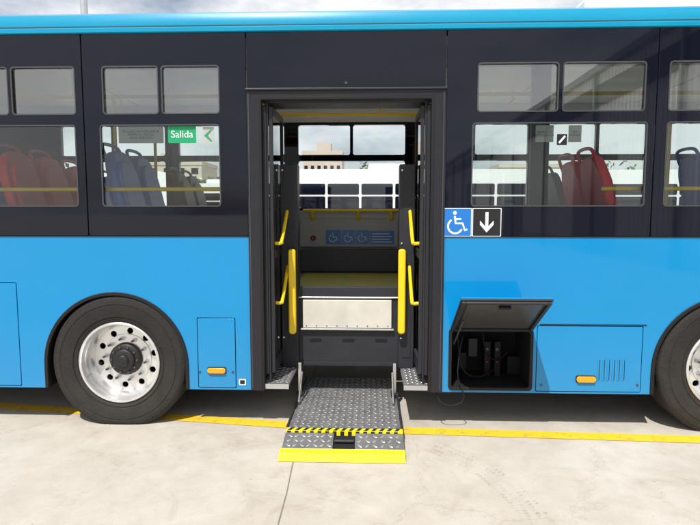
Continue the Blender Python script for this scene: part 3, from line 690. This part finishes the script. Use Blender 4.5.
parked_bus(1.6,15.5,0.02); parked_bus(13.4,16,0); parked_bus(-12.2,16,0.03); parked_bus(-6.5,24,0.0); parked_bus(7,25,0)
def building(x,y,w,d,h,mm='wall',cols=6):
    e=empty('apartment_building',(x,y,0)); box('walls',-w/2,w/2,-d/2,d/2,0,h,M[mm],e); fl=int(h/3)
    for f in range(fl):
        for c in range(cols):
            a=-w/2+(c+.25)*w/cols; box('window',a,a+w/cols*.5,-d/2-.05,-d/2-.01,f*3+1,f*3+2.3,M['bglass'],e)
        box('slab_band',-w/2-.1,w/2+.1,-d/2-.15,-d/2-.06,f*3-.1,f*3+.15,M['white'],e)
    box('parapet',-w/2-.2,w/2+.2,-d/2-.2,d/2+.2,h+.001,h+.8,M['wall'],e); box('stair_head',-1.5,1.5,-1.5,1.5,h+.8,h+3,M['wall'],e)
building(-9.5,115,8,12,13.5); building(6,150,14,12,9); building(40,130,20,12,12); building(-45,120,18,12,12)
sh=empty('depot_shed',(22,60,0)); box('walls',-16,16,-8,8,0,5,M['steelwall'],sh); box('roof',-17,17,-9,9,5.01,5.5,M['wbody'],sh,.1); box('doorway',-10,-2,-8.05,-8.01,0,4,M['dark'],sh)
def tree_mass(name,xs,y,h):
    vs=[];fs=[]
    for x0,hh in xs:
        for k in range(420):
            th=random.uniform(0,6.28); ph=random.uniform(-1,1); rr=random.random()**.4
            r=hh*.45*(1+.25*math.sin(3*th+x0))*rr
            c=Vector((x0+r*math.cos(th),y+r*math.sin(th),hh*.62+ph*hh*.4*rr))
            s=random.uniform(.18,.4); a=Vector((random.uniform(-1,1),random.uniform(-1,1),random.uniform(-1,1))).normalized(); b=a.orthogonal().normalized()
            i=len(vs); vs+= [tuple(c-a*s),tuple(c+b*s*.6),tuple(c+a*s),tuple(c-b*s*.6)]; fs.append((i,i+1,i+2,i+3))
    me=bpy.data.meshes.new(name); me.from_pydata(vs,[],fs); e=empty(name); finish(me,'foliage',M['leaf'],e)
    for x0,hh in xs: tube('trunk',[(x0,y,0),(x0+.1,y,hh*.4),(x0-.1,y,hh*.7)],.16,M['bark'],e)
tree_mass('tree_line',[(x+random.uniform(-1,1),random.uniform(4.4,6.6)) for x in range(-44,60,5)],48,5)
lx=X(84,6,8); e=empty('street_lamp',(lx,8,0)); tube('pole',[(0,0,0),(0,0,9)],.075,M['alu'],e); tube('arm',[(0,0,9),(.3,-.3,9.4),(1.0,-1,9.5)],.05,M['fgrey'],e,True); box('lamp_head',.8,1.5,-1.3,-.9,9.42,9.54,M['alu'],e,.03); box('base_plate',-.2,.2,-.2,.2,0,.03,M['fgrey'],e)
# warehouse across the yard (behind the viewer, seen mirrored in the glass)
wh=empty('warehouse'); X0=9.0; Hh=1.65+(X0-CX)*0.63
vs=[];fs=[]; y=-9.0
while y>-75:
    for (dy,dx) in ((0,0),(.09,0),(.13,.05),(.24,.05),(.28,0)):
        vs+= [(X0+dx,y-dy,0.6),(X0+dx,y-dy,Hh-.25)]
    y-=.30
for i in range(0,len(vs)-2,2): fs.append((i,i+1,i+3,i+2))
me=bpy.data.meshes.new('cladding'); me.from_pydata(vs,[],fs); finish(me,'cladding',M['steelwall'],wh)
box('plinth',X0-.05,X0+.1,-75,-9,0,.6,M['wall'],wh); box('gutter',X0-.25,X0+.05,-75.2,-8.8,Hh-.25,Hh,M['roofsteel'],wh)
box('core',X0+.1,X0+25,-75,-9,0,Hh-.26,M['steelwall'],wh)
quadmesh('pitched_roof',[[(X0-.2,-75.2,Hh+.01),(X0-.2,-8.8,Hh+.01),(X0+12.5,-8.8,Hh+2.5),(X0+12.5,-75.2,Hh+2.5)],[(X0+12.5,-75.2,Hh+2.5),(X0+12.5,-8.8,Hh+2.5),(X0+25.2,-8.8,Hh+.01),(X0+25.2,-75.2,Hh+.01)]],M['roofsteel'],wh)
for yy in (-16,-28,-42,-58): box('roller_door',X0-.06,X0-.01,yy-4,yy,0,4.2,M['roofsteel'],wh)
for yy in range(-72,-9,6): box('downpipe',X0-.16,X0-.06,yy,yy+.12,0,Hh-.25,M['roofsteel'],wh)
box('clerestory',X0-.07,X0-.02,-74,-9.5,Hh-1.5,Hh-.7,M['bglass'],wh)

# ---------------- light ----------------
EL=rad(58); AZI=rad(18)   # sun from the left, behind the viewer
sd=Vector((-math.sin(AZI)*math.cos(EL),-math.cos(AZI)*math.cos(EL),math.sin(EL)))
sl=bpy.data.lights.new('sun','SUN'); sl.energy=5.0; sl.angle=rad(0.6); sl.color=(1,0.96,0.90)
so=bpy.data.objects.new('sun',sl); COL.objects.link(so); so.rotation_euler=sd.to_track_quat('Z','Y').to_euler()
w=bpy.data.worlds.new('World'); scene.world=w; w.use_nodes=True; nt=w.node_tree; N=nt.nodes; L=nt.links
bg=N['Background']; sk=N.new('ShaderNodeTexSky'); sk.sky_type='NISHITA'; sk.sun_disc=False; sk.sun_elevation=EL; sk.sun_rotation=math.atan2(sd.x,sd.y); sk.dust_density=3.0
tc=N.new('ShaderNodeTexCoord'); mp=N.new('ShaderNodeMapping'); mp.inputs['Scale'].default_value=(1,1,2.2)
no=N.new('ShaderNodeTexNoise'); no.inputs['Scale'].default_value=2.2; no.inputs['Detail'].default_value=9; no.inputs['Roughness'].default_value=.6
rp=N.new('ShaderNodeValToRGB'); rp.color_ramp.elements[0].position=.32; rp.color_ramp.elements[1].position=.54
mx_=N.new('ShaderNodeMix'); mx_.data_type='RGBA'; mx_.inputs[7].default_value=(7.9,8.0,8.2,1)
L.new(tc.outputs['Generated'],mp.inputs[0]); L.new(mp.outputs[0],no.inputs['Vector']); L.new(no.outputs['Fac'],rp.inputs[0]); L.new(rp.outputs[0],mx_.inputs[0]); L.new(sk.outputs[0],mx_.inputs[6]); L.new(mx_.outputs[2],bg.inputs[0])
bg.inputs[1].default_value=0.125
